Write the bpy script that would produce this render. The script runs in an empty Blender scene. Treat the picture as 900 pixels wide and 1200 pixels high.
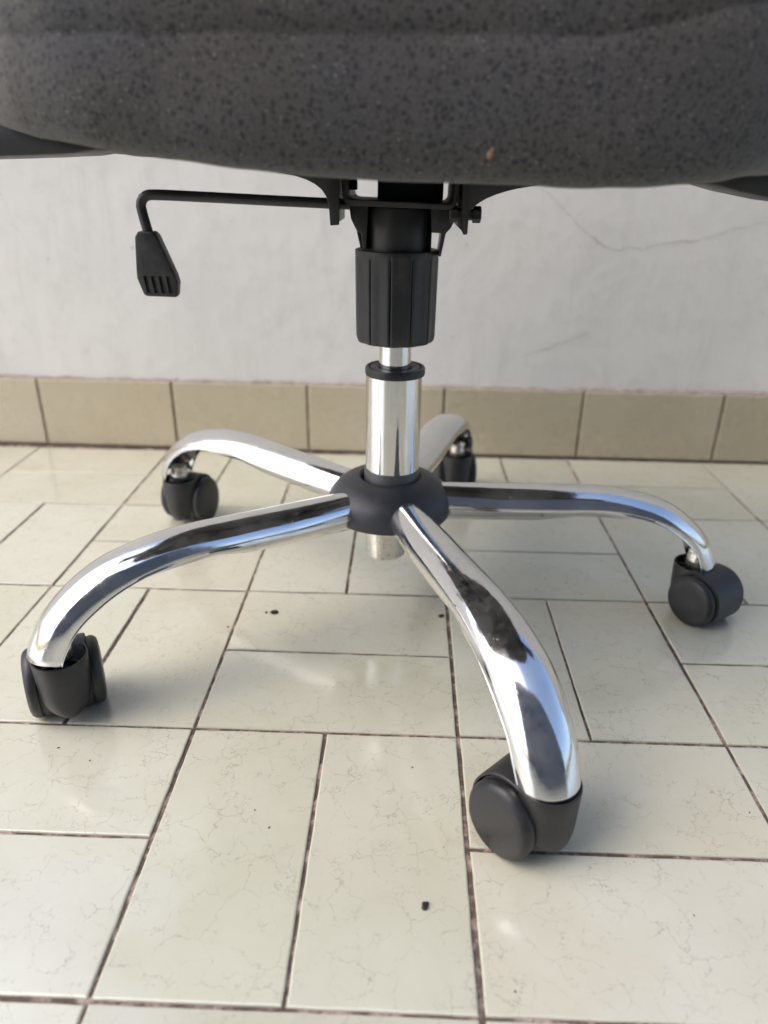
import bpy, bmesh, math, random
from mathutils import Vector, Matrix, noise
R = math.radians
random.seed(7)
sc = bpy.context.scene
COL = sc.collection
S = 0.205                                   # side of one basket-weave block (two 20 x 10 cm tiles with joints)
HX, HY = -0.29 * S, 0.906 * S               # the chair's axis on the floor

# ------------------------------------------------------------------ camera
cam = bpy.data.cameras.new('camera')
cam.sensor_fit = 'VERTICAL'; cam.sensor_height = 24.0; cam.lens = 24.0 * 843.0 / 1200.0
cam.clip_start = 0.01; cam.clip_end = 200
cam.dof.use_dof = True; cam.dof.focus_distance = 0.53; cam.dof.aperture_fstop = 3.0
camo = bpy.data.objects.new('camera', cam); COL.objects.link(camo)
p, r, y = 0.436478, 0.014761, 0.025368
fwd = Vector((-math.sin(y) * math.cos(p), math.cos(y) * math.cos(p), -math.sin(p)))
right = Vector((math.cos(y), math.sin(y), 0)); up = right.cross(fwd)
rr = right * math.cos(r) + up * math.sin(r); uu = up * math.cos(r) - right * math.sin(r)
M = Matrix((rr, uu, -fwd)).transposed().to_4x4()
M.translation = Vector((-0.048825, -0.43185, 0.390983))
camo.matrix_world = M
sc.camera = camo

# ------------------------------------------------------------------ sky and soft sun (overcast)
SUN_EL, SUN_AZ = 52.0, 248.0                # azimuth measured from +Y clockwise
w = bpy.data.worlds.new('World'); sc.world = w; w.use_nodes = True
nt = w.node_tree; nt.nodes.clear()
sky = nt.nodes.new('ShaderNodeTexSky'); sky.sky_type = 'NISHITA'; sky.sun_disc = False
sky.sun_elevation = R(SUN_EL); sky.sun_rotation = R(SUN_AZ)
sky.air_density = 0.9; sky.dust_density = 3.4; sky.ozone_density = 1.4
bg = nt.nodes.new('ShaderNodeBackground'); bg.inputs['Strength'].default_value = 0.15
wo = nt.nodes.new('ShaderNodeOutputWorld')
nt.links.new(sky.outputs[0], bg.inputs[0]); nt.links.new(bg.outputs[0], wo.inputs[0])
sun = bpy.data.lights.new('sun', 'SUN'); sun.energy = 0.5; sun.angle = R(85); sun.color = (1.0, 0.98, 0.95)
suno = bpy.data.objects.new('sun', sun); COL.objects.link(suno)
sd = Vector((math.sin(R(SUN_AZ)) * math.cos(R(SUN_EL)), math.cos(R(SUN_AZ)) * math.cos(R(SUN_EL)), math.sin(R(SUN_EL))))
suno.rotation_euler = sd.to_track_quat('Z', 'Y').to_euler(); suno.location = sd * 5
sc.view_settings.view_transform = 'Standard'; sc.view_settings.look = 'None'
sc.view_settings.gamma = 1.0; sc.view_settings.exposure = 1.18; sc.view_settings.use_curve_mapping = False
sc.render.engine = 'CYCLES'
sc.cycles.max_bounces = 10; sc.cycles.glossy_bounces = 6; sc.cycles.diffuse_bounces = 5
sc.cycles.use_denoising = True; sc.cycles.caustics_reflective = False; sc.cycles.blur_glossy = 0.3

# ------------------------------------------------------------------ helpers
def tag(o, label=None, cat=None, group=None, kind=None):
    if label: o['label'] = label
    if cat: o['category'] = cat
    if group: o['group'] = group
    if kind: o['kind'] = kind
    return o

def link(name, me, mat, parent=None, loc=(0, 0, 0), rot=(0, 0, 0)):
    o = bpy.data.objects.new(name, me); COL.objects.link(o)
    if mat and not me.materials: me.materials.append(mat)
    o.parent = parent; o.location = loc; o.rotation_euler = rot
    return o

def mesh(name, verts, faces, smooth=False):
    me = bpy.data.meshes.new(name); me.from_pydata([tuple(v) for v in verts], [], faces); me.update()
    bm = bmesh.new(); bm.from_mesh(me); bmesh.ops.recalc_face_normals(bm, faces=bm.faces); bm.to_mesh(me); bm.free()
    if smooth:
        me.polygons.foreach_set('use_smooth', [True] * len(me.polygons))
    return me

def sharp(me, ang=35):
    me.polygons.foreach_set('use_smooth', [True] * len(me.polygons))
    me.set_sharp_from_angle(angle=R(ang))
    return me

def lathe(name, prof, seg=64, rad=None, centre=(0, 0), ang=35):
    """prof: list of (r, z); closed where r == 0. rad(theta, r, z) may modulate the radius."""
    vs, fs, rows = [], [], []
    for (rr_, z) in prof:
        if rr_ <= 1e-7:
            rows.append([len(vs)]); vs.append((centre[0], centre[1], z))
        else:
            row = []
            for i in range(seg):
                a = 2 * math.pi * i / seg
                q = rad(a, rr_, z) if rad else rr_
                row.append(len(vs)); vs.append((centre[0] + q * math.cos(a), centre[1] + q * math.sin(a), z))
            rows.append(row)
    for a, b in zip(rows, rows[1:]):
        if len(a) == 1 and len(b) == 1: continue
        for i in range(seg):
            j = (i + 1) % seg
            if len(a) == 1: fs.append((a[0], b[i], b[j]))
            elif len(b) == 1: fs.append((a[i], b[0], a[j]))
            else: fs.append((a[i], a[j], b[j], b[i]))
    return sharp(mesh(name, vs, fs), ang)

def prism(name, poly, y0, y1, bevel=0.0008):
    """polygon in x-z extruded along y, edges bevelled"""
    bm = bmesh.new()
    a = [bm.verts.new((x, y0, z)) for x, z in poly]; b = [bm.verts.new((x, y1, z)) for x, z in poly]
    bm.faces.new(a); bm.faces.new(b[::-1])
    n = len(poly)
    for i in range(n): bm.faces.new((a[i], b[i], b[(i + 1) % n], a[(i + 1) % n]))
    bmesh.ops.recalc_face_normals(bm, faces=bm.faces)
    if bevel: bmesh.ops.bevel(bm, geom=list(bm.edges), offset=bevel, segments=2, affect='EDGES', profile=0.6)
    me = bpy.data.meshes.new(name); bm.to_mesh(me); bm.free()
    return sharp(me, 40)

def box(name, x0, x1, y0, y1, z0, z1, bevel=0.0008):
    return prism(name, [(x0, z0), (x1, z0), (x1, z1), (x0, z1)], y0, y1, bevel)

def smooth_path(pts, n):
    """Catmull-Rom through pts, n samples evenly spread"""
    P = [Vector(q) for q in pts]; P = [2 * P[0] - P[1]] + P + [2 * P[-1] - P[-2]]
    dense = []
    for i in range(1, len(P) - 2):
        for k in range(24):
            t = k / 24
            a, b, c, d = P[i - 1], P[i], P[i + 1], P[i + 2]
            dense.append(0.5 * ((2 * b) + (c - a) * t + (2 * a - 5 * b + 4 * c - d) * t * t + (3 * b - a - 3 * c + d) * t ** 3))
    dense.append(P[-2])
    L = [0]
    for a, b in zip(dense, dense[1:]): L.append(L[-1] + (b - a).length)
    out, j = [], 0
    for i in range(n):
        s = L[-1] * i / (n - 1)
        while j < len(L) - 2 and L[j + 1] < s: j += 1
        f = (s - L[j]) / max(1e-9, L[j + 1] - L[j])
        out.append(dense[j].lerp(dense[j + 1], min(1, f)))
    return out

def tube(name, pts, rad, seg=14, squash=1.0):
    vs, fs = [], []
    n = len(pts); ref = Vector((0, 1, 0))
    for i, q in enumerate(pts):
        t = (pts[min(i + 1, n - 1)] - pts[max(i - 1, 0)]).normalized()
        u = ref.cross(t).normalized(); v = t.cross(u)
        for k in range(seg):
            a = 2 * math.pi * k / seg
            vs.append(q + u * rad * math.cos(a) + v * rad * squash * math.sin(a))
    for i in range(n - 1):
        for k in range(seg):
            fs.append((i * seg + k, i * seg + (k + 1) % seg, (i + 1) * seg + (k + 1) % seg, (i + 1) * seg + k))
    fs.append(tuple(range(seg))); fs.append(tuple(range((n - 1) * seg, n * seg)))
    return sharp(mesh(name, vs, fs), 50)

def interp(tab, t):
    if t <= tab[0][0]: return tab[0][1]
    for (a, va), (b, vb) in zip(tab, tab[1:]):
        if t <= b:
            f = (t - a) / (b - a); f = f * f * (3 - 2 * f)
            return va + (vb - va) * f
    return tab[-1][1]

# ------------------------------------------------------------------ materials
class N:
    def __init__(s, name):
        s.m = bpy.data.materials.new(name); s.m.use_nodes = True
        s.t = s.m.node_tree; s.b = s.t.nodes['Principled BSDF']
    def n(s, typ, **kw):
        d = s.t.nodes.new('ShaderNode' + typ)
        for k, v in kw.items():
            if hasattr(d, k): setattr(d, k, v)
            else: d.inputs[k.replace('_', ' ')].default_value = v
        return d
    def l(s, a, b): s.t.links.new(a, b)
    def noise(s, vec, scale, detail=4.0, rough=0.55, dist=0.0):
        d = s.n('TexNoise'); d.inputs['Scale'].default_value = scale; d.inputs['Detail'].default_value = detail
        d.inputs['Roughness'].default_value = rough; d.inputs['Distortion'].default_value = dist
        s.l(vec, d.inputs['Vector']); return d
    def ramp(s, fac, stops):
        d = s.n('ValToRGB'); e = d.color_ramp.elements
        while len(e) < len(stops): e.new(0.5)
        for q, (pos, c) in zip(e, stops):
            q.position = pos; q.color = (c, c, c, 1) if isinstance(c, (int, float)) else (*c, 1)
        s.l(fac, d.inputs[0]); return d.outputs[0]
    def mix(s, fac, a, b, mode='MIX'):
        d = s.n('MixRGB', blend_type=mode)
        for k, v in ((0, fac), (1, a), (2, b)):
            if isinstance(v, (int, float)): d.inputs[k].default_value = v if k == 0 else (v, v, v, 1)
            elif isinstance(v, tuple): d.inputs[k].default_value = (*v, 1)
            else: s.l(v, d.inputs[k])
        return d.outputs[0]
    def math(s, op, a, b=None):
        d = s.n('Math', operation=op)
        for k, v in ((0, a), (1, b)):
            if v is None: continue
            if isinstance(v, (int, float)): d.inputs[k].default_value = v
            else: s.l(v, d.inputs[k])
        return d.outputs[0]
    def bump(s, h, strength, dist):
        d = s.n('Bump'); d.inputs['Strength'].default_value = strength; d.inputs['Distance'].default_value = dist
        s.l(h, d.inputs['Height']); s.l(d.outputs[0], s.b.inputs['Normal'])
    def obj(s, rnd=0.0):
        tc = s.n('TexCoord'); v = tc.outputs['Object']
        if rnd:
            oi = s.n('ObjectInfo'); cm = s.n('CombineXYZ')
            s.l(s.math('MULTIPLY', oi.outputs['Random'], rnd), cm.inputs[0]); s.l(s.math('MULTIPLY', oi.outputs['Random'], -rnd * 1.7), cm.inputs[1])
            a = s.n('VectorMath', operation='ADD'); s.l(v, a.inputs[0]); s.l(cm.outputs[0], a.inputs[1]); v = a.outputs[0]
            s.rand = oi.outputs['Random']
        return v

def mat_tile(name, base, dark, rough, crack=True, far=False):
    k = N(name); v = k.obj(37.0)
    big = k.noise(v, 9, 5, 0.6)
    c = k.mix(k.ramp(big.outputs[0], [(0.3, 0.0), (0.75, 1.0)]), base, dark)
    cl = k.ramp(k.noise(v, 5.5, 7, 0.68, 0.6).outputs[0], [(0.42, 0.0), (0.66, 1.0)])
    c = k.mix(k.math('MULTIPLY', cl, 0.45), c, (base[0] * 1.08, base[1] * 1.09, base[2] * 1.16))
    tint = k.ramp(k.rand, [(0.0, (0.86, 0.86, 0.83)), (0.3, (1.0, 1.0, 1.0)), (0.65, (0.95, 0.955, 0.93)), (1.0, (0.99, 0.97, 0.95))])
    c = k.mix(1.0, c, tint, 'MULTIPLY')
    if crack:
        dn = k.noise(v, 55, 4, 0.65)
        add = k.n('VectorMath', operation='MULTIPLY_ADD'); k.l(dn.outputs['Color'], add.inputs[0]); add.inputs[1].default_value = (0.022,) * 3; k.l(v, add.inputs[2])
        lines = None
        for sc_, wd, lo, hi, ns in ((44, 0.016, 0.44, 0.56, 30), (90, 0.022, 0.50, 0.62, 48)):
            vo = k.n('TexVoronoi', feature='DISTANCE_TO_EDGE'); vo.inputs['Scale'].default_value = sc_
            k.l(add.outputs[0], vo.inputs['Vector'])
            ln = k.ramp(vo.outputs['Distance'], [(0.0, 1.0), (wd, 0.0)])
            msk = k.ramp(k.noise(v, ns, 3, 0.6).outputs[0], [(lo, 0.0), (hi, 1.0)])
            q = k.math('MULTIPLY', ln, msk)
            lines = q if lines is None else k.math('MAXIMUM', lines, q)
        c = k.mix(k.math('MULTIPLY', lines, 0.44), c, (0.16, 0.12, 0.09))
        # grey smudges and ground-in dirt
        sm = k.ramp(k.noise(v, 28, 6, 0.7).outputs[0], [(0.60, 0.0), (0.78, 1.0)])
        c = k.mix(k.math('MULTIPLY', sm, 0.28), c, (0.30, 0.28, 0.25))
        sp = k.ramp(k.noise(v, 230, 2, 0.5).outputs[0], [(0.77, 0.0), (0.80, 1.0)])
        c = k.mix(k.math('MULTIPLY', sp, 0.55), c, (0.10, 0.08, 0.07))
    k.l(c, k.b.inputs['Base Color'])
    rg = k.ramp(k.noise(v, 22, 5, 0.65).outputs[0], [(0.3, rough * 0.7), (0.75, rough * 1.8)])
    k.l(rg, k.b.inputs['Roughness'])
    k.b.inputs['IOR'].default_value = 1.60
    if crack:
        k.b.inputs['Coat Weight'].default_value = 0.7; k.b.inputs['Coat Roughness'].default_value = 0.17; k.b.inputs['Coat IOR'].default_value = 1.6
    k.bump(k.noise(v, 30, 3, 0.5).outputs[0], 0.25, 0.002)
    return k.m

def mat_grout():
    k = N('grout'); v = k.obj()
    a = k.noise(v, 60, 5, 0.65); b = k.noise(v, 300, 3, 0.6)
    c = k.mix(k.ramp(a.outputs[0], [(0.47, 0.0), (0.62, 1.0)]), (0.110, 0.080, 0.064), (0.42, 0.32, 0.28))
    c = k.mix(k.ramp(b.outputs[0], [(0.5, 0.0), (0.7, 1.0)]), c, (0.075, 0.056, 0.046))
    k.l(c, k.b.inputs['Base Color']); k.b.inputs['Roughness'].default_value = 0.9
    k.bump(b.outputs[0], 0.6, 0.002)
    return k.m

def mat_plaster():
    k = N('plaster'); v = k.obj()
    a = k.noise(v, 3.2, 6, 0.6); b = k.noise(v, 26, 6, 0.68)
    c = k.mix(k.ramp(a.outputs[0], [(0.3, 0.0), (0.7, 1.0)]), (0.665, 0.66, 0.635), (0.745, 0.735, 0.705))
    c = k.mix(k.ramp(b.outputs[0], [(0.48, 0.0), (0.78, 0.55)]), c, (0.56, 0.55, 0.525))
    st = k.n('Mapping'); st.inputs['Scale'].default_value = (1.0, 1.0, 0.12); k.l(v, st.inputs['Vector'])
    c = k.mix(k.ramp(k.noise(st.outputs[0], 34, 4, 0.6).outputs[0], [(0.56, 0.0), (0.80, 0.38)]), c, (0.49, 0.475, 0.44))
    sp = k.ramp(k.noise(v, 70, 2, 0.5).outputs[0], [(0.735, 0.0), (0.775, 0.55)])
    c = k.mix(sp, c, (0.30, 0.29, 0.29))
    k.l(c, k.b.inputs['Base Color']); k.b.inputs['Roughness'].default_value = 0.75
    h = k.mix(0.35, a.outputs[0], b.outputs[0])
    k.bump(h, 0.32, 0.010)
    return k.m

def mat_chrome(name='chrome', rough=0.075, col=(0.74, 0.74, 0.74), rust=0.69, rnd=5.0):
    k = N(name); v = k.obj(rnd)
    sp = k.ramp(k.noise(v, 130, 4, 0.65).outputs[0], [(rust, 0.0), (rust + 0.05, 1.0)])
    film = k.ramp(k.noise(v, 45, 6, 0.7).outputs[0], [(0.45, 0.0), (0.8, 1.0)])
    st = k.n('Mapping'); st.inputs['Scale'].default_value = (1, 6, 6); k.l(v, st.inputs['Vector'])
    k.l(k.mix(sp, k.mix(k.math('MULTIPLY', film, 0.25), col, (0.55, 0.53, 0.50)), (0.11, 0.055, 0.03)), k.b.inputs['Base Color'])
    dust = k.math('MULTIPLY', k.ramp(k.noise(v, 17, 7, 0.72).outputs[0], [(0.46, 0.0), (0.74, 1.0)]), 0.17)
    k.l(k.math('SUBTRACT', k.math('SUBTRACT', 1.0, dust), k.math('MULTIPLY', sp, 0.7)), k.b.inputs['Metallic'])
    sx = k.n('Mapping'); sx.inputs['Scale'].default_value = (0.15, 1, 1); k.l(v, sx.inputs['Vector'])
    scr = k.ramp(k.noise(sx.outputs[0], 900, 2, 0.5).outputs[0], [(0.60, 0.0), (0.72, 1.0)])
    sme = k.ramp(k.noise(v, 26, 8, 0.75, 1.2).outputs[0], [(0.50, 0.0), (0.66, 1.0)])
    rg = k.mix(film, rough, rough * 3.0); rg = k.mix(k.math('MULTIPLY', sme, 0.55), rg, 0.34); rg = k.mix(k.math('MULTIPLY', scr, 0.5), rg, 0.30); rg = k.mix(sp, rg, 0.7)
    k.l(rg, k.b.inputs['Roughness'])
    k.bump(k.noise(v, 60, 3, 0.5).outputs[0], 0.10, 0.0015)
    return k.m

def mat_plastic(name, col, rough, dust=0.25, bump=0.2, scale=900):
    k = N(name); v = k.obj(3.0)
    d = k.ramp(k.noise(v, 38, 6, 0.7).outputs[0], [(0.42, 0.0), (0.80, 1.0)])
    c = k.mix(k.math('MULTIPLY', d, dust), col, (0.20, 0.19, 0.18))
    sp = k.ramp(k.noise(v, 420, 2, 0.5).outputs[0], [(0.76, 0.0), (0.80, 0.5)])
    c = k.mix(sp, c, (0.28, 0.26, 0.24))
    k.l(c, k.b.inputs['Base Color'])
    k.l(k.mix(d, rough, min(1, rough + 0.22)), k.b.inputs['Roughness'])
    k.bump(k.noise(v, scale, 3, 0.6).outputs[0], bump, 0.0004)
    return k.m

def mat_fabric():
    k = N('speckled_fabric'); v = k.obj()
    dn = k.noise(v, 300, 2, 0.5)
    add = k.n('VectorMath', operation='MULTIPLY_ADD'); k.l(dn.outputs['Color'], add.inputs[0]); add.inputs[1].default_value = (0.003,) * 3; k.l(v, add.inputs[2])
    warm = k.ramp(k.noise(v, 14, 4, 0.6).outputs[0], [(0.35, 0.0), (0.7, 1.0)])
    c = k.mix(warm, (0.058, 0.059, 0.063), (0.070, 0.063, 0.057))
    fine = k.noise(v, 620, 3, 0.7)
    c = k.mix(0.75, c, k.ramp(fine.outputs[0], [(0.25, 0.45), (0.75, 1.65)]), 'MULTIPLY')
    for scl, rad, keep, col_ in ((255, 0.42, 0.64, (0.013, 0.013, 0.019)), (390, 0.42, 0.64, (0.020, 0.020, 0.026)), (300, 0.20, 0.34, (0.21, 0.20, 0.18))):
        vo = k.n('TexVoronoi', feature='F1'); vo.inputs['Scale'].default_value = scl; k.l(add.outputs[0], vo.inputs['Vector'])
        sep = k.n('SeparateColor'); k.l(vo.outputs['Color'], sep.inputs[0])
        dot = k.ramp(vo.outputs['Distance'], [(rad * 0.6, 1.0), (rad, 0.0)])
        on = k.math('LESS_THAN', sep.outputs[0], keep)
        c = k.mix(k.math('MULTIPLY', k.math('MULTIPLY', dot, on), 0.74), c, col_)
    k.l(c, k.b.inputs['Base Color']); k.b.inputs['Roughness'].default_value = 1.0
    k.b.inputs['Specular IOR Level'].default_value = 0.1
    k.b.inputs['Sheen Weight'].default_value = 0.25; k.b.inputs['Sheen Roughness'].default_value = 0.6
    k.bump(fine.outputs[0], 0.7, 0.0012)
    return k.m

def mat_plain(name, col, rough=0.8, metal=0.0):
    k = N(name); v = k.obj()
    f = k.noise(v, 90, 4, 0.6)
    k.l(k.mix(1.0, (*col,), k.ramp(f.outputs[0], [(0.25, 0.65), (0.75, 1.3)]), 'MULTIPLY'), k.b.inputs['Base Color'])
    k.b.inputs['Roughness'].default_value = rough; k.b.inputs['Metallic'].default_value = metal
    return k.m

def mat_steel():
    k = N('dull_galvanised_steel'); v = k.obj(4.0)
    a = k.ramp(k.noise(v, 60, 6, 0.7).outputs[0], [(0.35, 0.0), (0.7, 1.0)])
    k.l(k.mix(a, (0.80, 0.78, 0.73), (0.52, 0.45, 0.36)), k.b.inputs['Base Color'])
    k.b.inputs['Metallic'].default_value = 0.85
    k.l(k.mix(a, 0.16, 0.45), k.b.inputs['Roughness'])
    k.bump(k.noise(v, 200, 3, 0.6).outputs[0], 0.3, 0.001)
    return k.m

def mat_floor_beyond():
    k = N('floor_tile_beyond'); v = k.obj()
    b = k.n('TexBrick'); k.l(v, b.inputs['Vector'])
    b.inputs['Scale'].default_value = 1.0; b.inputs['Brick Width'].default_value = S; b.inputs['Row Height'].default_value = S / 2
    b.inputs['Mortar Size'].default_value = 0.0015
    b.inputs['Color1'].default_value = (0.55, 0.52, 0.42, 1); b.inputs['Color2'].default_value = (0.51, 0.48, 0.39, 1); b.inputs['Mortar'].default_value = (0.06, 0.045, 0.035, 1)
    k.l(b.outputs[0], k.b.inputs['Base Color']); k.b.inputs['Roughness'].default_value = 0.2
    return k.m

TILE = mat_tile('cream_floor_tile', (0.600, 0.592, 0.487), (0.540, 0.528, 0.408), 0.10)
SKIRT = mat_tile('tan_skirting_tile', (0.50, 0.445, 0.325), (0.455, 0.395, 0.275), 0.25, crack=False)
GROUT = mat_grout(); PLASTER = mat_plaster(); CHROME = mat_chrome()
CHROME_COL = mat_chrome('chrome_column', 0.05, (0.72, 0.71, 0.68), 0.70)
BLACK = mat_plastic('black_plastic', (0.012, 0.0125, 0.0145), 0.40, 0.15)
HUBM = mat_plastic('hub_plastic', (0.030, 0.033, 0.042), 0.42, 0.16, 0.15)
SLEEVE = mat_plastic('grey_sleeve', (0.075, 0.077, 0.082), 0.30, 0.10, 0.1)
STEELBLACK = mat_plastic('black_painted_steel', (0.012, 0.012, 0.013), 0.38, 0.10, 0.1)
STUBM = mat_chrome('worn_plated_steel', 0.16, (0.80, 0.78, 0.73), 0.64)
FABRIC = mat_fabric(); STEEL = mat_steel()
MORTAR = mat_plain('dirty_mortar', (0.33, 0.275, 0.235), 0.95)
CRACK = mat_plain('crack_dirt', (0.36, 0.345, 0.335), 0.95)
CRUMB = mat_plain('black_crumb', (0.012, 0.011, 0.011), 0.7)

# ------------------------------------------------------------------ floor: every tile a child of the floor
X0, X1, Y0, Y1 = -7, 7, -7, 3
JT = 0.0022
def tile_mesh(name, wx, wy, h=0.008, ch=0.0009, seed=0, rough=1.0):
    """tile with slightly worn, uneven edges"""
    bm = bmesh.new(); nx = max(4, int(wx / 0.008)); ny = max(4, int(wy / 0.008))
    per = [(-1 + 2 * i / nx, -1.0) for i in range(nx)] + [(1.0, -1 + 2 * i / ny) for i in range(ny)] + [(1 - 2 * i / nx, 1.0) for i in range(nx)] + [(-1.0, 1 - 2 * i / ny) for i in range(ny)]
    def ring(ins, z, amp):
        out = []
        for (u, w_) in per:
            q = Vector((u * wx * 30, w_ * wy * 30, seed * 3.1))
            e = ins + rough * amp * (0.5 + noise.noise(q)) + rough * amp * 2.2 * max(0, noise.noise(q * 3.3 + Vector((5, 5, 5))) - 0.30)
            out.append(bm.verts.new((u * (wx / 2 - e), w_ * (wy / 2 - e), z)))
        return out
    rs = [ring(0, -h, 0.0002), ring(0, -ch, 0.0004), ring(ch * 0.4, -ch * 0.3, 0.0005), ring(ch * 1.3, 0, 0.0005)]
    n = len(per)
    for a, b in zip(rs, rs[1:]):
        for i in range(n): bm.faces.new((a[i], a[(i + 1) % n], b[(i + 1) % n], b[i]))
    bm.faces.new(rs[-1])
    me = bpy.data.meshes.new(name); bm.to_mesh(me); bm.free(); return me

fl = mesh('floor', [((X0) * S, Y0 * S, -0.0016), (X1 * S, Y0 * S, -0.0016), (X1 * S, (Y1 + 0.3) * S, -0.0016), (X0 * S, (Y1 + 0.3) * S, -0.0016)], [(0, 1, 2, 3)])
FLOOR = tag(link('floor', fl, GROUT), kind='structure')
tm_h = [tile_mesh('floor_tile_wide', S - JT, S / 2 - JT, seed=q) for q in range(6)]; tm_v = [tile_mesh('floor_tile_deep', S / 2 - JT, S - JT, seed=q + 20) for q in range(6)]
for i in range(X0, X1):
    for j in range(Y0, Y1):
        for q in (0, 1):
            if (i + j) % 2 == 0:
                me, cx, cy = random.choice(tm_v), (i + 0.25 + 0.5 * q) * S, (j + 0.5) * S
            else:
                me, cx, cy = random.choice(tm_h), (i + 0.5) * S, (j + 0.25 + 0.5 * q) * S
            link('tile', me, TILE, FLOOR, (cx + random.uniform(-4e-4, 4e-4), cy + random.uniform(-4e-4, 4e-4), random.uniform(-3e-4, 0)),
                 (random.uniform(-0.0022, 0.0022), random.uniform(-0.0022, 0.0022), random.uniform(-0.003, 0.003)))
# the same paving carries on outside the picture
o = 3.0
vb = [(-o, -o, -0.001), (o, -o, -0.001), (o, Y1 * S, -0.001), (-o, Y1 * S, -0.001), (X0 * S, Y0 * S, -0.001), (X1 * S, Y0 * S, -0.001), (X1 * S, Y1 * S, -0.001), (X0 * S, Y1 * S, -0.001)]
tag(link('floor_margin', mesh('floor_margin', vb, [(0, 1, 5, 4), (1, 2, 6, 5), (3, 0, 4, 7)]), mat_floor_beyond()), kind='structure')

# ------------------------------------------------------------------ plastered wall with tile skirting
WY = 3.022 * S; WROT = -0.008; WH = 0.95
def wall_grid():
    vs, fs = [], []
    nx, nz = 150, 50; x0, x1 = -3.0, 3.0
    for b in range(nz + 1):
        for a in range(nx + 1):
            x = x0 + (x1 - x0) * a / nx; z = WH * b / nz
            d = 0.004 * noise.noise(Vector((x * 2.3, z * 2.3, 1.7))) + 0.0016 * noise.noise(Vector((x * 9, z * 9, 5.1)))
            vs.append((x, d if 0 < b else 0, z))
    for b in range(nz):
        for a in range(nx):
            q = b * (nx + 1) + a; fs.append((q, q + 1, q + nx + 2, q + nx + 1))
    n0 = len(vs)
    top = [nz * (nx + 1) + a for a in range(nx + 1)]
    for a in top: vs.append((vs[a][0], 0.13, WH))
    for a in range(nx): fs.append((top[a], top[a + 1], n0 + a + 1, n0 + a))
    n1 = len(vs); vs += [(x0, 0.13, 0), (x1, 0.13, 0)]
    fs.append(tuple([n1, n1 + 1] + [n0 + a for a in range(nx, -1, -1)]))
    me = mesh('wall', vs, fs); return sharp(me, 40)
WALL = link('wall', wall_grid(), PLASTER, None, (0, WY + 0.009, 0), (0, 0, WROT))
tag(WALL, 'pale grey plastered wall with hairline cracks above a tan tile skirting', 'wall')
SKH = 0.515 * S; SKW = 1.006 * S
sk = tile_mesh('skirting_tile', SKW - 0.0035, SKH - 0.003, 0.008, 0.001)
for k in range(-8, 9):
    xc = 0.062 * S + (k + 0.5) * SKW
    link('skirting_tile', sk, SKIRT, WALL, (xc, -0.0095 + random.uniform(-4e-4, 4e-4), SKH / 2 + 0.0015), (R(90) + random.uniform(-.006, .006), 0, random.uniform(-.003, .003)))
link('skirting_grout', box('skirting_grout', -8 * SKW, 9 * SKW, -0.0078, 0.004, -0.001, SKH - 0.001, 0), mat_plain('skirting_grout', (0.21, 0.165, 0.125), 0.95), WALL)
# uneven mortar bead along the top of the skirting
vs, fs = [], []
nb = 700
for i in range(nb + 1):
    x = -1.6 + 3.2 * i / nb
    g = 0.5 + 0.5 * noise.noise(Vector((x * 24, 0.3, 0))) + 0.45 * noise.noise(Vector((x * 90, 2.3, 0)))
    hgt = 0.0012 + 0.0040 * max(0, g); out = 0.0075 + 0.0018 * noise.noise(Vector((x * 50, 7, 0)))
    vs += [(x, 0.006, SKH + hgt), (x, -out * 0.55, SKH + hgt * 0.95), (x, -out, SKH + hgt * 0.3), (x, -out, SKH - 0.003)]
for i in range(nb):
    for c in range(3):
        a = i * 4 + c; fs.append((a, a + 1, a + 5, a + 4))
link('mortar_bead', mesh('mortar_bead', vs, fs), MORTAR, WALL)

def crack(pts, wid):
    """thin jagged hairline, a ribbon following the plaster"""
    path = smooth_path([Vector((x, 0, z)) for x, z in pts], 90)
    vs, fs = [], []
    for i, q in enumerate(path):
        j = Vector((noise.noise(q * 60), 0, noise.noise(q * 60 + Vector((9, 3, 1))))) * 0.004 + Vector((noise.noise(q * 300), 0, noise.noise(q * 300 + Vector((2, 8, 1))))) * 0.0016
        q = q + j
        d = 0.004 * noise.noise(Vector((q.x * 2.3, q.z * 2.3, 1.7))) + 0.0016 * noise.noise(Vector((q.x * 9, q.z * 9, 5.1)))
        ww = wid * (0.45 + 0.8 * abs(noise.noise(q * 40))) * math.sin(math.pi * min(1, max(0.02, i / 89)))** 0.4
        vs += [(q.x, d - 0.0012, q.z - ww), (q.x, d - 0.0012, q.z + ww)]
    for i in range(len(path) - 1):
        a = i * 2; fs.append((a, a + 1, a + 3, a + 2))
    link('crack', mesh('crack', vs, fs), CRACK, WALL)
crack([(0.097, 0.400), (0.143, 0.368), (0.184, 0.334), (0.212, 0.314), (0.245, 0.305), (0.313, 0.313), (0.357, 0.321), (0.400, 0.334), (0.47, 0.348)], 0.00045)
crack([(0.12, 0.155), (0.15, 0.165), (0.19, 0.180), (0.222, 0.192)], 0.0005)
crack([(-0.62, 0.40), (-0.60, 0.33), (-0.575, 0.27)], 0.0005)

# unseen dark wall added behind the camera to shape what the chrome mirrors
REFL_WALL = mat_plain('reflection_wall_dark', (0.13, 0.135, 0.15), 0.8)
tag(link('unseen_reflection_wall', box('unseen_reflection_wall', -1.9, 3.4, -2.45, -2.25, 0.0, 6.5, 0.01), REFL_WALL), kind='structure')

# ------------------------------------------------------------------ the chair
CHAIR = bpy.data.objects.new('office_chair', None); COL.objects.link(CHAIR)
CHAIR.location = (HX, HY, 0); CHAIR.empty_display_size = 0.1
tag(CHAIR, 'swivel office chair with speckled grey seat, chromed five-star base and black twin-wheel casters', 'office chair')

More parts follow.
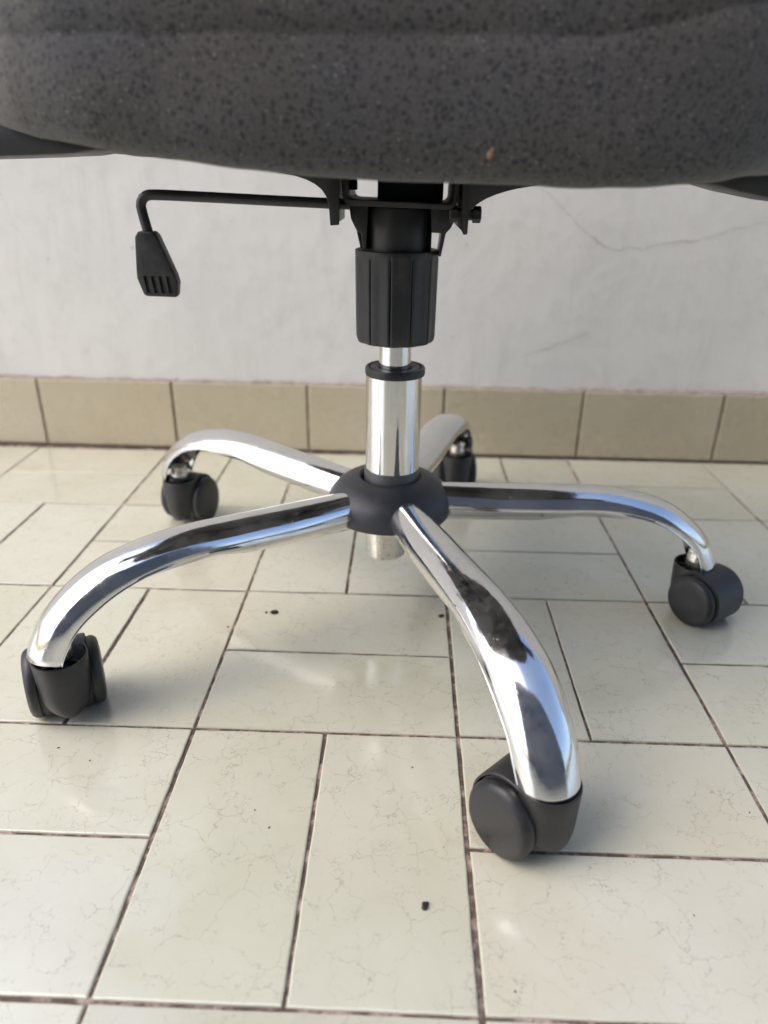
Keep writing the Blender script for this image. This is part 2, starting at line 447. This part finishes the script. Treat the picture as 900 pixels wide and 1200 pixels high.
# --- legs: pressed chrome tube that opens downwards into a shell over the caster stem
def leg_mesh():
    prof = [(0.036, .1330), (0.075, .1333), (0.115, .1338), (0.155, .1345), (0.195, .1345), (0.230, .1302), (0.262, .1211), (0.2869, .1062), (0.3048, .0888), (0.3156, .0705), (0.3192, .0612)]
    path = smooth_path([Vector((a, 0, b)) for a, b in prof], 64)
    n = len(path); nd, ns = 15, 5
    wtab = [(0, .0176), (.25, .0212), (.5, .0220), (.72, .0230), (.9, .0216), (1, .0200)]
    dtab = [(0, .0182), (.3, .0180), (.6, .0152), (.85, .0170), (1, .0185)]
    etab = [(0, .0164), (.25, .0150), (.48, .0065), (.66, .0014), (1, .0012)]
    ltab = [(0, .0040), (.25, .0060), (.42, .0140), (.62, .0228), (.72, .0236), (.9, .0222), (1, .0206)]
    vs, fs = [], []
    for i, q in enumerate(path):
        t = i / (n - 1)
        tg = (path[min(i + 1, n - 1)] - path[max(0, i - 1)]).normalized()
        nn = Vector((-tg.z, 0, tg.x))           # outward/up
        wv, D, E, L = interp(wtab, t), interp(dtab, t), interp(etab, t), interp(ltab, t)
        half = []
        for a in range(nd + 1):
            ph = math.pi / 2 * a / nd
            half.append((wv * math.sin(ph) ** 0.96, D * (1 - math.cos(ph))))
        for a in range(1, ns + 1):
            f = a / ns
            bulge = 0.0016 * math.sin(math.pi * f) * min(1, E / .012)
            half.append((wv + (L - wv) * f + bulge, D + E * f))
        full = [(-b, d) for b, d in half[::-1]] + half[1:]
        # the tip is cut round: its middle reaches farther down than its sides
        ext = 0.0035 * max(0, (t - 0.86) / 0.14) ** 2
        for b, d in full:
            e = ext * (1 - min(1, abs(b) / wv) ** 2.2)
            vs.append(q - nn * d + Vector((0, b, 0)) + tg * e)
    m_ = 2 * (nd + ns) + 1
    for i in range(n - 1):
        for c in range(m_ - 1):
            a = i * m_ + c; fs.append((a, a + 1, a + m_ + 1, a + m_))
    me = mesh('leg', vs, fs); sharp(me, 28)
    return me
LEG = leg_mesh()
# each leg has its own slight bend and set
ANG = [146.7 + 72 * k + d for k, d in enumerate((-0.86, -2.6, -0.41, -1.23, -1.0))]
TILT = [0.032, 0.0283, -0.0111, -0.0211, 0.012]
LEN = [1.035, 1.018, 1.006, 0.99, 1.0]
for k in range(5):
    o = link('leg', LEG, CHROME, CHAIR, (0, 0, -0.05 * TILT[k]), (0, -math.atan(TILT[k]), R(ANG[k])))
    o.scale = (LEN[k], 1, 1)
    sm = o.modifiers.new('thickness', 'SOLIDIFY'); sm.thickness = 0.0016; sm.offset = -1 if True else 1; sm.use_even_offset = True

# --- hub
def hub_rad(a, r_, z): return r_
hubp = [(0.0265, 0.118), (0.0265, 0.1395), (0.0285, 0.1412), (0.034, 0.1405), (0.042, 0.1375), (0.049, 0.1325), (0.0545, 0.1260), (0.0570, 0.1190), (0.0575, 0.1125), (0.0570, 0.1085), (0.0563, 0.1062), (0.0545, 0.1058), (0.0535, 0.1080), (0.020, 0.1085)]
def fine(pr, k=3):
    path = smooth_path([Vector((a, 0, b)) for a, b in pr], len(pr) * k)
    return [(q.x, q.z) for q in path]
link('hub', lathe('hub', [hubp[0], hubp[1]] + fine(hubp[2:11]) + hubp[11:], 96), HUBM, CHAIR)
link('hub_stub', lathe('hub_stub', [(0.0, 0.0600), (0.0160, 0.0600), (0.0180, 0.0605), (0.0190, 0.062), (0.0200, 0.1090), (0.010, 0.1095)], 48, centre=(-0.003, 0)), STUBM, CHAIR)

# --- column
CX = 0.0022
link('column_sleeve', lathe('column_sleeve', [(0.0253, 0.128), (0.0253, 0.1488), (0.0250, 0.1494), (0.0238, 0.1494)], 64, centre=(CX - 0.0008, 0)), SLEEVE, CHAIR)
link('column_tube', lathe('column_tube', [(0.0245, 0.130), (0.0245, 0.150), (0.0246, 0.190), (0.0246, 0.2362), (0.020, 0.2366)], 96, centre=(CX - 0.0004, 0)), CHROME_COL, CHAIR)
def ringrad(a, r_, z): return r_
link('column_cap', lathe('column_cap', [(0.0240, 0.2350), (0.0256, 0.2356), (0.0260, 0.2366), (0.0260, 0.2412), (0.0252, 0.2425), (0.0232, 0.2425), (0.0230, 0.2408), (0.0218, 0.2406), (0.0216, 0.2422), (0.0190, 0.2424), (0.0150, 0.2416), (0.0141, 0.2400)], 96, centre=(CX + 0.0006, 0)), BLACK, CHAIR)
for q in range(14):
    a = 2 * math.pi * q / 14
    link('cap_notch', box('cap_notch', 0.0216, 0.0236, -0.0011, 0.0011, 0.2395, 0.2421, 0.0002), BLACK, CHAIR, (CX + 0.0006, 0, 0), (0, 0, a))
link('piston', lathe('piston', [(0.0139, 0.232), (0.0139, 0.300), (0.005, 0.300)], 64, centre=(CX + 0.0003, 0)), CHROME_COL, CHAIR)
def collar_rad(a, r_, z):
    if r_ < 0.030: return r_
    ph = (math.degrees(a) + 7 - 90 + 15) % 30 - 15
    g = math.exp(-(ph / 1.15) ** 2)
    depth = 0.0016 if 0.2685 < z < 0.332 else (0.0009 if z <= 0.2685 else 0.0)
    sc_ = 0.00035 * math.cos(R(ph * 12))
    return r_ - depth * g + (sc_ * 1.6 if z < 0.332 else 0)
colp = [(0.0150, 0.272), (0.0270, 0.2715), (0.0290, 0.2660), (0.0312, 0.2648), (0.0323, 0.2660), (0.0329, 0.2690), (0.0330, 0.2720), (0.0332, 0.290), (0.0334, 0.310), (0.0336, 0.331), (0.0337, 0.3335), (0.0339, 0.3360), (0.0336, 0.3375), (0.0325, 0.3380), (0.026, 0.3372)]
link('collar', lathe('collar', colp, 360, collar_rad, centre=(CX, 0), ang=50), BLACK, CHAIR)
link('collar_clip', box('collar_clip', -0.0085, 0.0015, -0.0185, -0.0125, 0.2618, 0.268, 0.0006), STEELBLACK, CHAIR, (CX, 0, 0))

# --- tilt mechanism under the seat
MX = 0.003
link('housing', lathe('housing', [(0.0268, 0.330), (0.0270, 0.350), (0.0272, 0.3655), (0.0262, 0.3690), (0.020, 0.3720)], 64, centre=(MX, 0)), STEELBLACK, CHAIR)
def arcpts(cx, cz, rad, a0, a1, n=6):
    return [(cx + rad * math.cos(R(a0 + (a1 - a0) * i / n)), cz + rad * math.sin(R(a0 + (a1 - a0) * i / n))) for i in range(n + 1)]
outer = [(-0.0385, 0.3960)] + arcpts(-0.0305, 0.3785, 0.0075, 180, 268) + arcpts(0.0395, 0.3765, 0.0070, 272, 360) + [(0.0480, 0.3960)]
inner = [(0.0445, 0.3960)] + arcpts(0.0395, 0.3775, 0.0042, 360, 272) + arcpts(-0.0305, 0.3797, 0.0045, 268, 180) + [(-0.0352, 0.3960)]
link('yoke', prism('yoke', outer + inner, -0.045, 0.055, 0.0004), STEELBLACK, CHAIR)
link('spring_box', box('spring_box', -0.0145, 0.0385, 0.015, 0.07, 0.3735, 0.4040, 0.002), STEELBLACK, CHAIR)
link('tilt_shaft', tube('tilt_shaft', [Vector((-0.036, 0.004, 0.3850)), Vector((-0.030, 0.004, 0.3850))], 0.004), STEELBLACK, CHAIR)
link('bracket', prism('bracket', [(-0.0350, 0.3715), (-0.0335, 0.3610), (-0.0300, 0.3540), (-0.0255, 0.3500), (-0.0245, 0.3400), (-0.0215, 0.3385), (-0.020, 0.3710)], -0.020, 0.022, 0.001), STEELBLACK, CHAIR)
link('bracket', prism('bracket', [(0.0470, 0.3720), (0.0465, 0.3610), (0.0440, 0.3555), (0.0402, 0.3515), (0.0372, 0.3345), (0.0352, 0.3345), (0.0372, 0.3515), (0.0290, 0.3520), (0.0280, 0.3710)], -0.020, 0.022, 0.0007), STEELBLACK, CHAIR)
link('bracket', prism('bracket', [(-0.0245, 0.3388), (-0.0265, 0.3388), (-0.0300, 0.3535), (-0.0280, 0.3540)], -0.012, 0.012, 0.0004), STEELBLACK, CHAIR)
earL = [(-0.0960, 0.3960), (-0.0810, 0.3921), (-0.0700, 0.3904), (-0.0626, 0.3882), (-0.0565, 0.3854), (-0.0516, 0.3818), (-0.0486, 0.3775), (-0.0469, 0.3729), (-0.0459, 0.3579), (-0.0395, 0.3585), (-0.0390, 0.3980), (-0.0960, 0.3980)]
link('mounting_ear', prism('mounting_ear', earL, -0.056, -0.052, 0.0006), STEELBLACK, CHAIR)
link('mounting_ear', prism('mounting_ear', [(-0.0462, 0.3579), (-0.0438, 0.3579), (-0.0438, 0.3980), (-0.0462, 0.3980)], -0.0518, 0.05, 0.0005), STEELBLACK, CHAIR)
earR = [(0.0490, 0.3980), (0.0496, 0.3560), (0.0515, 0.3530), (0.0541, 0.3535), (0.0544, 0.3675), (0.0565, 0.3710), (0.0608, 0.3744), (0.0660, 0.3775), (0.0726, 0.3802), (0.0800, 0.3825), (0.0875, 0.3843), (0.1025, 0.3868), (0.1250, 0.3900), (0.1250, 0.3980)]
link('mounting_ear', prism('mounting_ear', earR, -0.056, -0.052, 0.0006), STEELBLACK, CHAIR)
link('mounting_ear', prism('mounting_ear', [(0.0494, 0.3560), (0.0516, 0.3560), (0.0516, 0.3980), (0.0494, 0.3980)], -0.0518, 0.05, 0.0005), STEELBLACK, CHAIR)
bolt = lathe('bolt', [(0, -0.006), (0.0052, -0.006), (0.0058, -0.0052), (0.0058, 0.0), (0.0040, 0.0), (0.0040, 0.008), (0, 0.008)], 6, ang=20)
link('bolt', bolt, STEELBLACK, CHAIR, (0.0470, -0.040, 0.3665), (0, R(90), 0))
link('bolt', bolt, STEELBLACK, CHAIR, (0.0580, -0.045, 0.3665), (0, R(-90), 0))
link('seat_plate', box('seat_plate', -0.115, 0.118, -0.05, 0.12, 0.3985, 0.4035, 0.001), STEELBLACK, CHAIR)

# --- height lever
lp = smooth_path([Vector(q) for q in ((-0.036, 0, 0.3706), (-0.090, 0, 0.3722), (-0.150, 0, 0.3742), (-0.190, 0, 0.3753), (-0.1985, 0, 0.3740), (-0.2025, 0, 0.3690), (-0.2022, 0, 0.3620), (-0.2000, 0, 0.3500), (-0.1980, 0, 0.3400))], 60)
LEVER = link('lever', tube('lever', lp, 0.0040, 16), STEELBLACK, CHAIR)
def paddle_mesh():
    # outline in x-z, symmetric-ish fan, thick towards the tip; four slots are cut through by building bars
    secs = [(0.3475, -0.2072, -0.1925, 0.0062), (0.3440, -0.2085, -0.1912, 0.0068), (0.3300, -0.2105, -0.1858, 0.0066), (0.3180, -0.2118, -0.1800, 0.0060)]
    return secs
def paddle():
    bm = bmesh.new()
    poly = [(-0.2062, 0.3483), (-0.1938, 0.3483), (-0.1912, 0.3455), (-0.1850, 0.3290), (-0.1795, 0.3150), (-0.1782, 0.3090), (-0.1798, 0.2990), (-0.1815, 0.2970), (-0.2060, 0.2975), (-0.2082, 0.2990), (-0.2118, 0.3120), (-0.2112, 0.3200), (-0.2090, 0.3440)]
    a = [bm.verts.new((x, -0.0062 + 0.10 * max(0, 0.325 - z), z)) for x, z in poly]
    b = [bm.verts.new((x, 0.0062 - 0.04 * max(0, 0.325 - z), z)) for x, z in poly]
    bm.faces.new(a); bm.faces.new(b[::-1]); n = len(poly)
    for i in range(n): bm.faces.new((a[i], b[i], b[(i + 1) % n], a[(i + 1) % n]))
    bmesh.ops.recalc_face_normals(bm, faces=bm.faces)
    bmesh.ops.bevel(bm, geom=list(bm.edges), offset=0.0016, segments=3, affect='EDGES', profile=0.6)
    me = bpy.data.meshes.new('paddle'); bm.to_mesh(me); bm.free(); return sharp(me, 40)
PAD = link('paddle', paddle(), BLACK, LEVER)
cut = bmesh.new()
for q in range(4):
    xc = -0.2040 + 0.0062 * q
    for (x, y_, z) in ((0, 0, 0),):
        g = bmesh.ops.create_cube(cut, size=1.0)['verts']
        for v in g:
            z0 = 0.3005 + (v.co.z + 0.5) * 0.0135
            v.co = Vector((xc + v.co.x * 0.0030 + (0.307 - z0) * 0.10, -0.0060 + v.co.y * 0.008, z0))
cme = bpy.data.meshes.new('slots'); cut.to_mesh(cme); cut.free()
co = bpy.data.objects.new('slots', cme); COL.objects.link(co)
bo = PAD.modifiers.new('slots', 'BOOLEAN'); bo.object = co; bo.operation = 'DIFFERENCE'; bo.solver = 'EXACT'
bpy.context.view_layer.update()
dg = bpy.context.evaluated_depsgraph_get()
co.parent = LEVER; bpy.context.view_layer.update(); dg.update()
nm = bpy.data.meshes.new_from_object(PAD.evaluated_get(dg)); PAD.modifiers.clear(); PAD.data = nm; sharp(nm, 40)
bpy.data.objects.remove(co)

# --- armrest supports reaching out from under the seat
armL = [(-0.1830, 0.4035), (-0.1980, 0.4012), (-0.2240, 0.3998), (-0.2580, 0.3984), (-0.3100, 0.3968), (-0.3150, 0.4160), (-0.2600, 0.4200), (-0.1900, 0.4130)]
link('armrest_support', prism('armrest_support', armL, -0.125, -0.075, 0.002), STEELBLACK, CHAIR)
armR = [(0.1990, 0.3890), (0.2150, 0.3852), (0.2440, 0.3802), (0.3050, 0.3740), (0.3100, 0.3950), (0.2600, 0.4060), (0.2100, 0.4060)]
link('armrest_support', prism('armrest_support', armR, -0.125, -0.075, 0.002), STEELBLACK, CHAIR)

# --- seat cushion
zb_tab = [(-.245, .4200), (-.188, .4079), (-.164, .4041), (-.135, .4000), (-.0998, .3960), (-.0519, .3912), (-.0142, .3889), (.0442, .3886), (.0776, .3871), (.1025, .3863), (.1271, .3877), (.1555, .3892), (.1833, .3925), (.215, .3950), (.245, .4000)]
def zb_lin(x):
    if x <= zb_tab[0][0]: return zb_tab[0][1]
    for (a, va), (b, vb) in zip(zb_tab, zb_tab[1:]):
        if x <= b: return va + (vb - va) * (x - a) / (b - a)
    return zb_tab[-1][1]
def seat_mesh():
    SW, SD, nseg = 0.248, 0.232, 260
    vs, fs, rows = [], [], []
    prof = []                                   # (inset, mode, h)
    prof += [(0.20, 'u', 0.404), (0.12, 'u', 0.404), (0.060, 'u', 0.404), (0.036, 'u', 0.4035), (0.026, 'b', 0.004), (0.020, 'b', 0.0008), (0.0155, 'b', 0.0), (0.0110, 'b', 0.0010), (0.0068, 'b', 0.0040), (0.0036, 'b', 0.0090), (0.0014, 'b', 0.0160), (0.0002, 'b', 0.0240), (-0.0006, 'b', 0.0320), (-0.0004, 'b', 0.0400),
             (0.0002, 's', -0.0080), (0.0010, 's', -0.0036), (0.0018, 's', -0.0012), (0.0022, 's', 0.0), (0.0020, 's', 0.0012), (0.0014, 's', 0.0036), (0.0010, 's', 0.0090), (0.0012, 's', 0.018), (0.003, 's', 0.030), (0.010, 's', 0.046), (0.03, 's', 0.058), (0.08, 's', 0.064), (0.20, 's', 0.066)]
    for ins, mode, h in prof:
        row = []
        for i in range(nseg):
            a = 2 * math.pi * i / nseg
            c, s_ = math.cos(a), math.sin(a); n_ = 2 / 4.2
            x = (SW - ins) * math.copysign(abs(c) ** n_, c); yy = (SD - ins) * math.copysign(abs(s_) ** n_, s_)
            front = max(0, min(1, (-yy) / 0.20)); front = front * front * (3 - 2 * front)
            zb = zb_lin(x) * front + (0.400 - 0.02 * x) * (1 - front)
            zs = 0.4500 + 0.10 * max(0, x - 0.100) * 2.4 + 0.001 * noise.noise(Vector((x * 9, 0, 3)))
            if mode == 'u': z = h + max(0, zb - 0.398) * 0.6
            elif mode == 'b': z = zb + h * (zs - zb) / 0.058
            else: z = zs + h
            q = Vector((x, yy, z))
            wv = 0.0022 * noise.noise(q * 22) + 0.0012 * noise.noise(q * 60)
            nrm = Vector((x / SW ** 2, yy / SD ** 2, 0)).normalized()
            if mode != 'u': q += nrm * wv + Vector((0, 0, 0.0008 * noise.noise(q * 45)))
            row.append(len(vs)); vs.append(q)
        rows.append(row)
    for a, b in zip(rows, rows[1:]):
        for i in range(nseg):
            j = (i + 1) % nseg; fs.append((a[i], a[j], b[j], b[i]))
    fs.append(tuple(rows[0])); fs.append(tuple(rows[-1]))
    me = mesh('seat_cushion', vs, fs, True)
    return me
SEAT = link('seat_cushion', seat_mesh(), FABRIC, CHAIR)
SEAT['label'] = 'grey speckled fabric seat cushion'

# --- casters
def caster_body():
    """cup round the stem plus the arched hood over the twin wheels; stem axis at the origin, wheels trail along +y"""
    bm = bmesh.new(); AY, AZ = 0.0175, 0.0265
    def quadrows(rows, closed=True):
        for a, b in zip(rows, rows[1:]):
            n = len(a)
            for i in range(n if closed else n - 1):
                j = (i + 1) % n
                bm.faces.new((a[i], a[j], b[j], b[i]))
    seg = 48
    # cup: outside from the rounded bottom to the rim, then inside down to the floor of the cup
    rows = []
    prof = [(0.0085, 1), (0.0091, 1), (0.0102, 1), (0.0118, 1), (0.014, 1), (0.0175, 1), (0.022, 1), (0.027, 1), (0.033, 1), (0.040, 1), (0.047, 1), (0.0538, 1), (0.0550, .985)]
    for z, k in prof:
        s = 1.0
        if z < 0.029: s = math.sqrt(max(0.04, 1 - ((0.029 - z) / 0.0212) ** 2.2))
        r_ = (0.0205 + 0.0013 * min(1, max(0, z - .02) / .034)) * k
        rows.append([bm.verts.new((r_ * s * math.cos(2 * math.pi * i / seg), r_ * (0.55 + 0.45 * s) * math.sin(2 * math.pi * i / seg), z)) for i in range(seg)])
    for r_, z in ((0.0202, 0.0550), (0.0196, 0.0540), (0.0192, 0.0450)):
        rows.append([bm.verts.new((r_ * math.cos(2 * math.pi * i / seg), r_ * math.sin(2 * math.pi * i / seg), z)) for i in range(seg)])
    quadrows(rows); bm.faces.new(rows[0][::-1]); bm.faces.new(rows[-1])
    # hood
    ro, ri, hw = 0.0292, 0.0276, 0.0205
    def strip(prof_, a0, a1, n=26):
        rs = []
        for i in range(n + 1):
            a = R(a0 + (a1 - a0) * i / n)
            rs.append([bm.verts.new((x, AY + q * math.cos(a), AZ + q * math.sin(a))) for x, q in prof_])
        quadrows(rs); bm.faces.new(rs[0]); bm.faces.new(rs[-1][::-1])
    b_ = 0.0007
    strip([(-hw, ri), (-hw, ro - b_), (-hw + b_, ro), (hw - b_, ro), (hw, ro - b_), (hw, ri)], -36, 150)
    # web between the wheels
    rs = []
    strip([(-0.0042, 0.004), (-0.0042, ri), (0.0042, ri), (0.0042, 0.004)], -35, 165)
    # ribs in the cup and the socket for the stem
    for q in range(9):
        a = 2 * math.pi * (q + 0.3) / 9
        d = Vector((math.cos(a), math.sin(a), 0)); e = Vector((-d.y, d.x, 0)) * 0.0006
        vv = []
        for z in (0.0450, 0.0512):
            for rad_ in (0.0075, 0.0190):
                for sg in (-1, 1): vv.append(bm.verts.new(d * rad_ + e * sg + Vector((0, 0, z))))
        for f in ((4, 5, 7, 6), (0, 1, 5, 4), (2, 6, 7, 3), (0, 4, 6, 2), (1, 3, 7, 5)): bm.faces.new([vv[i] for i in f])
    rows = []
    for r_, z in ((0.0082, 0.0440), (0.0082, 0.0520), (0.0056, 0.0520)):
        rows.append([bm.verts.new((r_ * math.cos(2 * math.pi * i / 20), r_ * math.sin(2 * math.pi * i / 20), z)) for i in range(20)])
    quadrows(rows)
    bmesh.ops.recalc_face_normals(bm, faces=bm.faces)
    me = bpy.data.meshes.new('caster'); bm.to_mesh(me); bm.free()
    return sharp(me, 38)
BODY = caster_body()
wp = [(0.0, 0.0055), (0.0235, 0.0055), (0.0250, 0.0066), (0.0262, 0.0090), (0.0265, 0.0130), (0.0262, 0.0188), (0.0246, 0.0194), (0.0246, 0.0204), (0.0260, 0.0210), (0.0263, 0.0240), (0.0257, 0.0266), (0.0240, 0.0287), (0.0216, 0.0297), (0.0165, 0.0303), (0.0080, 0.0306), (0.0, 0.0307)]
WHEEL = lathe('wheel', wp, 64, ang=30)
STEM = lathe('stem', [(0.0, 0.0460), (0.0054, 0.0460), (0.0054, 0.0535), (0.0098, 0.0540), (0.0105, 0.0550), (0.0105, 0.0640), (0.0098, 0.0650), (0.0098, 0.0690), (0.0, 0.0690)], 40)
RSTEM = 0.3010
TRAIL = [72, 116, 134, 305, 100]
CZ = [1.10, 1.09, 1.05, 0.955, 1.03]
for k in range(5):
    a = R(ANG[k])
    c = link('caster', BODY, BLACK, CHAIR, ((RSTEM * LEN[k] - 0.13 * TILT[k]) * math.cos(a), (RSTEM * LEN[k] - 0.13 * TILT[k]) * math.sin(a), 0), (0, 0, R(TRAIL[k] - 90)))
    c.scale = (0.935, 0.935, CZ[k])
    for sg in (-1, 1):
        link('wheel', WHEEL, BLACK, c, (0, 0.0175, 0.0265), (0, R(90) * sg, 0))
    link('stem', STEM, STEEL, c)

# ------------------------------------------------------------------ crumbs on the tiles
def crumb(name, loc, size, label, seed):
    bm = bmesh.new(); bmesh.ops.create_icosphere(bm, subdivisions=2, radius=1.0)
    for v in bm.verts:
        f = 1 + 0.55 * noise.noise(v.co * 1.3 + Vector((seed, 0, 0)))
        v.co = Vector((v.co.x * size[0] * f, v.co.y * size[1] * f, max(-0.3, v.co.z) * size[2] * f))
    zm = min(v.co.z for v in bm.verts)
    for v in bm.verts: v.co.z -= zm
    me = bpy.data.meshes.new(name); bm.to_mesh(me); bm.free()
    o = link(name, me, CRUMB, None, (*loc, -0.0001), (0, 0, seed))
    return tag(o, label, 'crumb', 'crumbs of dirt on the floor tiles')
crumb('crumb', (-0.1701, 0.1650), (0.0048, 0.0032, 0.0016), 'flat black crumb on the tile between near left leg and front leg', 0.4)
crumb('crumb', (-0.1785, 0.1646), (0.0014, 0.0014, 0.0010), 'tiny black speck just left of the flat black crumb', 1.9)
crumb('crumb', (-0.0284, -0.1440), (0.0022, 0.0030, 0.0016), 'small black crumb alone on the front middle tile', 2.7)
crumb('crumb', (-0.0063, 0.1674), (0.0030, 0.0026, 0.0014), 'small black crumb beside the front leg at a joint', 3.6)

# fine grit swept into corners and lying about: too small to count
def grit():
    bm = bmesh.new(); rnd = random.Random(21)
    for q in range(120):
        x = rnd.uniform(-0.75, 0.65); y_ = rnd.uniform(-0.30, 0.60)
        if rnd.random() < 0.35: y_ = WY - abs(rnd.gauss(0, 0.02)) - 0.004
        sz = rnd.uniform(0.0002, 0.00062) * (1.4 if rnd.random() < 0.1 else 1)
        m_ = Matrix.Translation((x, y_, sz * 0.4)) @ Matrix.Rotation(rnd.uniform(0, 6), 4, 'Z') @ Matrix.Diagonal((sz * rnd.uniform(0.8, 2.2), sz, sz * 0.6, 1))
        bmesh.ops.create_icosphere(bm, subdivisions=1, radius=1.0, matrix=m_)
    me = bpy.data.meshes.new('grit'); bm.to_mesh(me); bm.free()
    o = link('grit', me, mat_plain('grit_dark', (0.05, 0.04, 0.035), 0.9))
    tag(o, 'fine dark grit scattered over the cream floor tiles', 'grit', kind='stuff')
grit()

# a flake of lint caught on the front of the seat
bm = bmesh.new(); bmesh.ops.create_icosphere(bm, subdivisions=2, radius=1.0)
for v in bm.verts:
    f = 1 + 0.7 * noise.noise(v.co * 1.6 + Vector((4, 1, 0)))
    v.co = Vector((v.co.x * 0.0013 * f + 0.0006 * v.co.z ** 2, v.co.y * 0.0007, v.co.z * 0.0026 * f))
me = bpy.data.meshes.new('lint'); bm.to_mesh(me); bm.free()
tag(link('lint', me, mat_plain('tan_lint', (0.24, 0.15, 0.105), 0.95), None, (HX + 0.0490, HY - 0.2312, 0.4015), (0.2, 0.3, 0)), 'tiny tan flake of lint stuck to the front of the seat', 'lint')
